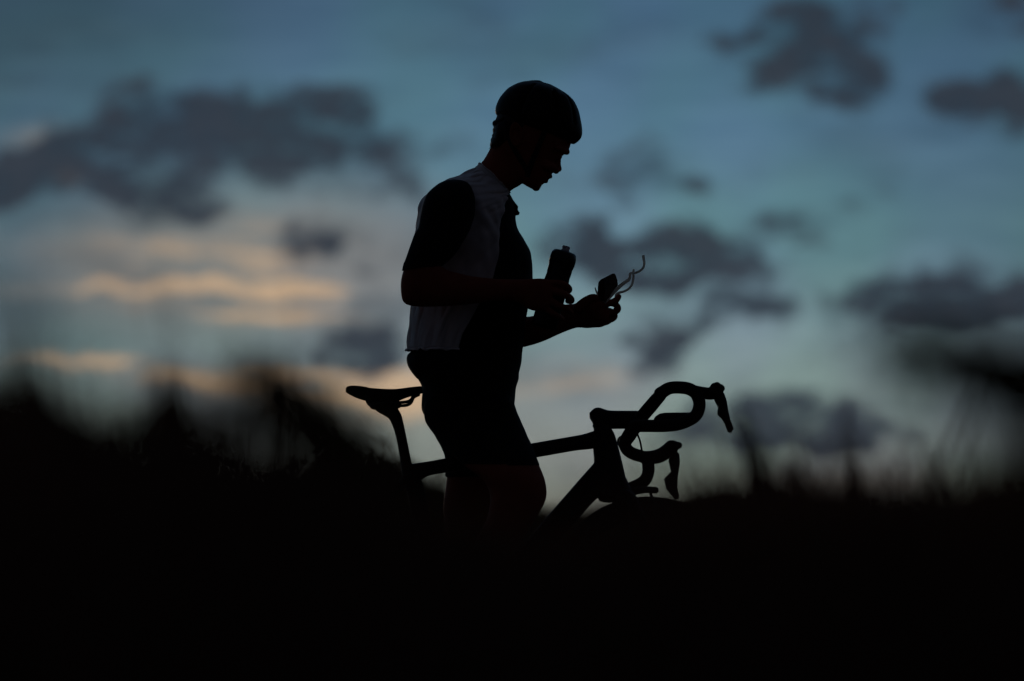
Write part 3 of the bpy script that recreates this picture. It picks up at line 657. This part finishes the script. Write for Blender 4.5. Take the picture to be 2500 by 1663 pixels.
gl = empty('sunglasses', P(1485,735,0), 'dark-lensed sunglasses with pale curved arms held in the far hand', 'sunglasses')
def lens():
    o = [(1461,689),(1466,683),(1481,675.5),(1494,668.5),(1500,668),(1503.5,672),(1507,684),(1508.8,695),(1506,702),(1497,714),(1488,726),(1478,737),(1468,735),(1462,729),(1459,714),(1459.5,700)]
    n = len(o); cx = sum(x for x,_ in o)/n; cy = sum(y for _,y in o)/n; R = []
    # a cylindrical shield: the middle bulges towards the camera
    for sgn in (1,-1):
        rr = []
        for k in ((1,.75,.5,.25) if sgn > 0 else (.25,.5,.75,1)):
            rr.append([P(cx+(x-cx)*k, cy+(y-cy)*k, -.034+ .022*k*k*(((x-cx)/25)**2)*.6 + (.0012*sgn)) for x,y in o])
        R += rr if sgn > 0 else rr
    v, f = skin_rings([R[0],R[1],R[2],R[3]], False); 
    q = [R[3],R[2],R[1],R[0],[p+Vector((0,-.0026,0)) for p in R[0]],[p+Vector((0,-.0026,0)) for p in R[1]],[p+Vector((0,-.0026,0)) for p in R[2]],[p+Vector((0,-.0026,0)) for p in R[3]]]
    # close: inner sheet, outer sheet and rim
    inner = list(reversed(q[:4])); v, f = skin_rings(inner, False)
    mb = MB(); mb.add(v, f); mb.add(*skin_rings(q[4:], False)); mb.add(*skin_rings([q[0], q[7]], False))
    for ring in (q[3], q[4]):
        c = sum(ring, Vector((0,0,0)))/n; mb.add(ring+[c], [(n, j, (j+1) % n) for j in range(n)])
    mb.build('lens', 'lens', gl)
lens()
T1 = [(1478,741,-.03),(1489,726,-.03),(1497,716.5,-.03),(1509,703,-.03),(1523,691.5,-.03),(1535,683,-.03),(1538,676,-.03),(1538.7,668,-.03),(1549,667,-.03),(1561,662.5,-.03),(1569.5,655,-.03),(1573,645,-.028),(1572,635.5,-.027),(1570.6,626,-.026)]
link('temple', *tube([P(*p) for p in T1], [M(r) for r in (3.2,3.8,4.4,5,4.4,4,3.4,3.2,2.9,2.9,2.9,2.9,3.2,3.6)], 4, 10), 'arm', gl)
T2 = [(1504,733,.014),(1504,722,.014),(1510,715.5,.015),(1523,712,.016),(1536,704.5,.017),(1543.5,693,.018),(1546,680,.019),(1546.7,667,.02),(1547,660,.02)]
link('temple', *tube([P(*p) for p in T2], [M(r) for r in (3.4,3.6,3.3,2.9,2.9,2.9,2.9,2.9,2.9)], 4, 10), 'arm', gl)
link('nose_pad', *tube([P(1453,703,-.02), P(1456,712,-.02), P(1460,720,-.02), P(1464,727,-.02)], [M(1.4),M(2.2),M(2.6),M(2)], 4, 8), 'arm', gl)

# ------------------------------------------------------------------ vegetation
def blades(name, base, height, width, bend, mat_, az=None, segs=3, extra=None):
    """many grass blades as one mesh; base (n,3), height (n), width (n), bend (n)"""
    n = len(base); a = rng.uniform(0, 2*math.pi, n) if az is None else az
    side = np.stack([np.cos(a+math.pi/2), np.sin(a+math.pi/2), np.zeros(n)], 1); fwd = np.stack([np.cos(a), np.sin(a), np.zeros(n)], 1)
    vs_ = []
    for k in range(segs+1):
        t = k/segs; c = base + fwd*(bend*height*t**2)[:,None]; c = c.copy(); c[:,2] += height*(t-.25*bend*t*t)
        w = (width*(1-t)**.7)[:,None]
        if k < segs: vs_ += [c-side*w, c+side*w]
        else: vs_ += [c]
    m = 2*segs+1; V_ = np.stack(vs_, 1).reshape(-1, 3); F = []
    idx = np.arange(n)*m
    for k in range(segs-1): F.append(np.stack([idx+2*k, idx+2*k+1, idx+2*k+3, idx+2*k+2], 1))
    quads = np.concatenate(F) if F else np.zeros((0,4), int); tris = np.stack([idx+2*segs-2, idx+2*segs-1, idx+2*segs], 1)
    me = bpy.data.meshes.new(name)
    me.from_pydata(V_.tolist(), [], quads.tolist()+tris.tolist()); me.materials.append(MT[mat_])
    o = bpy.data.objects.new(name, me); COL.objects.link(o); return o
# foreground meadow between the photographer and the rider
def near_grass():
    n = 60000; d = 3.2+7.6*rng.random(n)**.8; x = rng.uniform(-1.3, 1.3, n)*(.11*d+.8)
    pxs = CX+x/d*FPX
    top = np.interp(pxs, [-2000,0,400,700,1000,1300,1500,1650,1760,1900,2050,2200,2350,2500,4000], [1240,1240,1240,1245,1268,1318,1350,1340,1285,1255,1262,1270,1262,1215,1150]) + 22*np.sin(pxs*.021+1)+14*np.sin(pxs*.057)
    h = HC+.045-(top-HORIZON)/FPX*d + rng.normal(0, .018, n) - .10*rng.random(n)**1.5 + np.where((rng.random(n) < .03) & (pxs > 1680), rng.uniform(.02,.11,n), 0)
    # ranker growth nearer the lens on the right
    n2 = 12000; d2 = rng.uniform(4.2, 8.6, n2); px2 = 1640+1060*rng.random(n2); x2 = (px2-CX)/FPX*d2
    t2 = np.interp(px2, [1640,1760,1850,1950,2050,2150,2300,2400,2500,2700], [1290,1250,1222,1232,1245,1262,1272,1240,1180,1110])+18*np.sin(px2*.03+2)+14*np.sin(px2*.071)
    h2 = HC+.045-(t2-HORIZON)/FPX*d2 + rng.normal(0,.008,n2) - .06*rng.random(n2)**1.3 + np.where(rng.random(n2) < .06, rng.uniform(.01,.075,n2), 0)
    n3 = 1500; d3 = rng.uniform(6.5, 10, n3); px3 = 1700+850*rng.random(n3); x3 = (px3-CX)/FPX*d3; t3 = np.interp(px3, [1700,1850,2050,2300,2500], [1250,1200,1235,1260,1190]) - 210*rng.random(n3)**1.7
    h3 = HC+.03-(t3-HORIZON)/FPX*d3
    x = np.concatenate([x, x2, x3]); d = np.concatenate([d, d2, d3]); h = np.concatenate([h, h2, h3]); n += n2+n3
    wd = np.concatenate([rng.uniform(.003,.006,n-n3), rng.uniform(.004,.008,n3)])
    az = rng.uniform(0, 2*math.pi, n); az[-n3:] = np.where(rng.random(n3) < .6, math.pi, 0)+rng.normal(0,.5,n3)
    bd = np.clip(rng.normal(.12,.1,n),0,.4); bd[-n3:] = rng.uniform(.05,.42,n3); h[-n3:] /= (1-.25*bd[-n3:])
    b = np.stack([x, d-D, np.zeros(n)], 1)
    o = blades('meadow_grass', b, np.maximum(h,.12), wd, bd, 'grass', az); return o
o = near_grass(); o['kind'] = 'stuff'; o['label'] = 'dark tall meadow grass in the blurred foreground'; o['category'] = 'grass'
def far_grass():
    n = 36000; d = 17.5+70*rng.random(n)**1.6; x = rng.uniform(-1, 1, n)*(.12*d+1.5)
    b = np.stack([x, d-D, np.zeros(n)], 1)
    h = rng.uniform(.25,.52,n)
    return blades('field_grass', b, h, rng.uniform(.003,.008,n)*(d/18), np.clip(rng.normal(.2,.12,n),0,.5), 'field', segs=2)
o = far_grass(); o['kind'] = 'stuff'; o['label'] = 'dark grass of the field behind the bicycle'; o['category'] = 'grass'

def leafcloud(ells, count, size, Y, depth, elong=2.2, lean=None):
    """leaf faces spread through ellipsoids given in picture coordinates at distance Y"""
    V_ = []; F = []; s = (Y+D)/FPX
    tot = sum(e[2]*e[3]*e[5] for e in ells)
    for (cx, cy, rx, ry, rot, w) in ells:
        k = int(count*rx*ry*w/tot); ca, sa = math.cos(math.radians(rot)), math.sin(math.radians(rot))
        for _ in range(k):
            while True:
                a, b, c = random.gauss(0,.5), random.gauss(0,.5), random.gauss(0,.5)
                if a*a+b*b+c*c < 1.7: break
            x, y = a*rx, b*ry
            p = P(cx+x*ca-y*sa, cy+x*sa+y*ca, Y) + Vector((0, c*depth, 0))
            if p.z < .05: continue
            L_ = size*random.uniform(.6,1.4); d = Vector((random.gauss(0,1), random.gauss(0,1), random.gauss(.3,1))).normalized()
            if lean: d = Vector((lean[0]+random.gauss(0,.35), random.gauss(0,.3), lean[1]+random.gauss(0,.35))).normalized()
            w_ = d.orthogonal().normalized()
            w_ = (Matrix.Rotation(random.uniform(0,6.28), 3, d) @ w_)*L_/elong/2
            i = len(V_); V_ += [p, p+d*L_*.5+w_, p+d*L_, p+d*L_*.5-w_]; F.append((i,i+1,i+2,i+3))
    return V_, F
def shrub(name, label, cat, ells, Y, count, size, depth, stems, group):
    bx = sum(e[0] for e in ells)/len(ells); base = P(bx, HORIZON, Y); base.z = 0
    e = empty(name, base, label, cat, group)
    link('foliage', *leafcloud(ells, count, size, Y, depth), 'leaf', e, False)
    for (x0, x1, y1) in stems:
        g = P(x0, HORIZON, Y); g.z = 0; t_ = P(x1, y1, Y)
        link('stem', *tube([g, g.lerp(t_, .5)+Vector((random.uniform(-.05,.05),random.uniform(-.1,.1),.05)), t_], [.022,.016,.006] if Y > 0 else [.0018,.0015,.0008], 4, 8), 'stem', e)
    return e
GB = 'bushes behind the bicycle'
def clump(label, ells, Y, count, size, depth, bank, nb, lean=(-.55,.8), group='grass clumps in the left foreground'):
    """bank: (px, py) outline of the blade tips; ells: drooping seed heads above it"""
    bx = sum(p[0] for p in bank)/len(bank); base = P(bx, HORIZON, Y); base.z = 0
    e = empty('grass_clump', base, label, 'grass clump', group)
    link('seed_heads', *leafcloud(ells, count, size, Y, depth, 6.0, lean), 'leaf', e, False)
    V_ = []; F = []; xs = [p[0] for p in bank]; ys = [p[1] for p in bank]
    for k in range(nb):
        px = random.uniform(xs[0], xs[-1]); yy = Y+random.gauss(0, .45); py = np.interp(px, xs, ys)+random.expovariate(1/75)-(random.expovariate(1/85) if random.random() < .30 else random.expovariate(1/22))
        tip = P(px, py, yy); b = Vector((tip.x+random.gauss(.05,.05), yy+random.gauss(0,.05), 0)); m_ = b.lerp(tip, .6); m_.x += random.gauss(.015,.01)
        w = random.uniform(.0012,.0026)*Vector((math.cos(random.uniform(-.9,.9)), math.sin(random.uniform(-.9,.9)), 0))
        i_ = len(V_); V_ += [b-w, b+w, m_-w, m_+w, tip-w*.25, tip+w*.25]; F += [(i_,i_+1,i_+3,i_+2),(i_+2,i_+3,i_+5,i_+4)]
    link('blades', V_, F, 'grass', e, False)
    return e
clump('broad dark grass clump at the left edge of the picture', [(60,1000,85,70,10,.55),(150,1070,120,90,35,.7),(250,1140,150,90,25,.7),(-100,1050,130,110,0,.7),(330,1110,90,90,0,.25)], -11.2, 2200, .018, .12, [(-350,1000),(0,1020),(60,990),(140,1040),(230,1095),(320,1140),(390,1170)], 5200)
clump('narrow upright grass clump between two broader ones on the left', [(415,985,26,60,-5,.5),(428,1060,46,90,0,.9),(330,1040,45,90,-8,.12)], -11.0, 800, .018, .10, [(300,1180),(350,1110),(385,1060),(415,1010),(445,1050),(490,1130),(560,1170)], 2300, (-.15,1))
clump('large arching olive grass clump left of the saddle', [(640,930,95,62,38,.34),(690,985,105,85,40,.52),(755,1040,115,95,35,.62),(835,1095,110,85,30,.62),(890,1150,80,75,25,.45),(600,1050,100,120,0,.26),(555,1010,70,80,0,.12),(520,1110,90,80,0,.2)], -11.0, 2300, .019, .12, [(500,1190),(560,1165),(620,1150),(700,1130),(780,1130),(860,1160),(920,1200),(980,1230)], 2600, (-.3,.8))
shrub('bush', 'low wide bush behind the left grass clump', 'bush', [(100,1235,260,55,0,1),(330,1245,240,45,0,1),(-150,1230,200,55,0,1)], 36, 3600, .09, .9, [(120,110,1200)], GB)
shrub('bush', 'low wide bush behind the arching grass clump', 'bush', [(600,1245,260,48,0,1),(780,1235,180,55,0,1)], 36, 3200, .09, .9, [(640,640,1210)], GB)
shrub('bush', 'soft dark bush behind the seat post', 'bush', [(930,1170,110,75,25,1.0),(1000,1210,110,70,10,1.0),(1060,1225,90,55,0,1.0),(830,1200,140,70,0,.8),(900,1262,220,50,0,1.2)], 34, 4000, .09, .9, [(960,930,1160)], GB)
shrub('bush', 'low bush behind the rider and down tube', 'bush', [(1120,1266,170,46,0,1.2),(1220,1274,120,32,0,1.0)], 38, 2200, .09, .9, [(1100,1090,1230)], GB)
shrub('bush', 'low scrubby bush right of the front brake lever', 'bush', [(1730,1250,60,30,20,.6),(1785,1240,36,40,0,.4),(1850,1255,100,34,0,.8),(1740,1272,190,26,0,1.2)], 30, 1800, .08, .7, [(1740,1730,1225),(1790,1780,1210)], GB)
# tall stalks in front, at the right
def stalk(label, pts, Y, r, plume=None, n=0, group='tall stalks at the right'):
    b = P(pts[0][0], pts[0][1], Y); b.z = 0
    e = empty('grass_stalk', b, label, 'grass stalk', group)
    q = [b]+[P(x,y,Y) for x,y in pts]
    link('stem', *tube(q, [r]*(len(q)-1)+[r*.5], 4, 8), 'stem', e)
    if plume:
        link('seed_head', *leafcloud(plume, n*3, .010, Y, .015, 3), 'grass', e, False)
    return e
stalk('leaning brown stalk with a long seed head just right of the near brake lever', [(1895,1300),(1868,1180),(1838,1090),(1805,1000)], -8.6, .0026, [(1818,1050,17,60,-20,.7),(1840,1110,24,70,-18,1),(1866,1200,28,70,-14,.9)], 330)
stalk('upright stalk with a thick dark base under the lowest dark cloud', [(2098,1320),(2085,1220),(2076,1120),(2068,1000)], -8.0, .0030, [(2078,1140,12,70,-4,.5),(2090,1230,24,80,-4,1)], 260)
stalk('short upright stalk bending left, second from the bicycle', [(1965,1310),(1948,1200),(1925,1110)], -8.2, .0026, [(1930,1140,12,45,-14,.6),(1948,1215,22,60,-10,1)], 190)
stalk('arched drooping stalk low between the upright ones', [(2075,1330),(2055,1250),(2025,1205),(1985,1225)], -7.6, .0022, [(2050,1260,16,60,-20,.8)], 90)
stalk('long straight stalk leaning right, left one of the crossing pair', [(2215,1330),(2275,1180),(2335,1040),(2380,930)], -8.5, .0030)
stalk('long straight stalk leaning right, right one of the crossing pair', [(2265,1330),(2325,1170),(2375,1040),(2415,930)], -8.8, .0030)
stalk('low stalk slanting steeply right near the right edge', [(2360,1290),(2430,1225),(2520,1160)], -8.0, .0025)
def tuft(label, lst, Y):
    b0 = P(lst[0][0][0], HORIZON, Y); b0.z = 0
    e = empty('grass_tuft', b0, label, 'grass tuft', 'tufts of broad blades at the right')
    for k, (b, m_, t_, w) in enumerate(lst):
        yy = Y+.25*math.sin(k*2.3); g = P(b[0], b[1], yy); g.z = 0
        pts = [Vector((g.x, yy, 0)), P(b[0], b[1], yy), P(m_[0], m_[1], yy), P(t_[0], t_[1], yy)]
        rows = cr([tuple(p) for p in pts], 5); V_ = []; F = []; n = len(rows)
        for i_, r in enumerate(rows):
            q = 1-max(0, (i_/(n-1)-.45)/.55)**1.6*.85; tw = .5*math.sin(k*1.7+i_*.12)
            w_ = w*1.15; sd = Vector((math.cos(tw), math.sin(tw), 0))*w_/2*q; fold = Vector((0, .12*w*q, 0)); c = Vector(r)
            V_ += [c-sd, c+fold, c+sd]
            if i_: j_ = 3*i_; F += [(j_-3,j_-2,j_+1,j_), (j_-2,j_-1,j_+2,j_+1)]
        link('blade', V_, F, 'grass', e)
tuft('broad dark grass blades rising right beside the front wheel', [((1705,1310),(1700,1245),(1688,1178),.013),((1760,1310),(1752,1230),(1735,1150),.015),((1842,1310),(1832,1200),(1812,1085),.016),((1868,1310),(1850,1190),(1822,1040),.014),((1905,1310),(1895,1190),(1872,1075),.011),((1925,1310),(1940,1210),(1926,1110),.013),((1962,1310),(1950,1230),(1918,1150),.015)], -8.0)
tuft('narrow dark grass blades standing apart left of the leaning stalks', [((2098,1330),(2088,1200),(2064,1010),.012),((2100,1330),(2100,1220),(2082,1110),.016),((2060,1330),(2045,1250),(2015,1190),.010),((2085,1330),(2062,1225),(1990,1215),.008),((2150,1330),(2140,1260),(2125,1190),.013),((2180,1330),(2190,1260),(2180,1200),.013),((2225,1330),(2245,1260),(2290,1190),.010),((2385,1330),(2410,1240),(2480,1130),.010)], -7.6)
e = shrub('weed', 'tall blurred weed with a dark drooping top at the right edge', 'weed', [(2490,955,95,80,20,.8),(2420,920,110,75,20,.5),(2320,890,140,80,10,.22),(2220,870,120,70,0,.12),(2570,1020,60,110,0,.5),(2590,1180,60,120,0,.5),(2590,960,70,90,0,.9)], -12.8, 1150, .020, .07, [(2600,2540,950),(2610,2570,930)], None)
# far hedge on the horizon: one mass
def hedge():
    V_ = []; F = []
    for k in range(15000):
        x = random.uniform(-60, 60); y = 150+random.gauss(0,2.5); hh = .75+.35*noise.noise(Vector((x*.12,0,0)))+.15*noise.noise(Vector((x*.7,1,0)))
        p = Vector((x, y, max(0, hh)*random.random()**.6)); d = Vector((random.gauss(0,1),random.gauss(0,1),random.gauss(0,1))).normalized(); w = d.orthogonal()*.14
        i = len(V_); V_ += [p-d*.28, p+w, p+d*.28, p-w]; F.append((i,i+1,i+2,i+3))
    o = link('hedge', V_, F, 'leaf', None, False); o['kind'] = 'stuff'; o['label'] = 'low dark hedge along the far horizon'; o['category'] = 'hedge'
hedge()
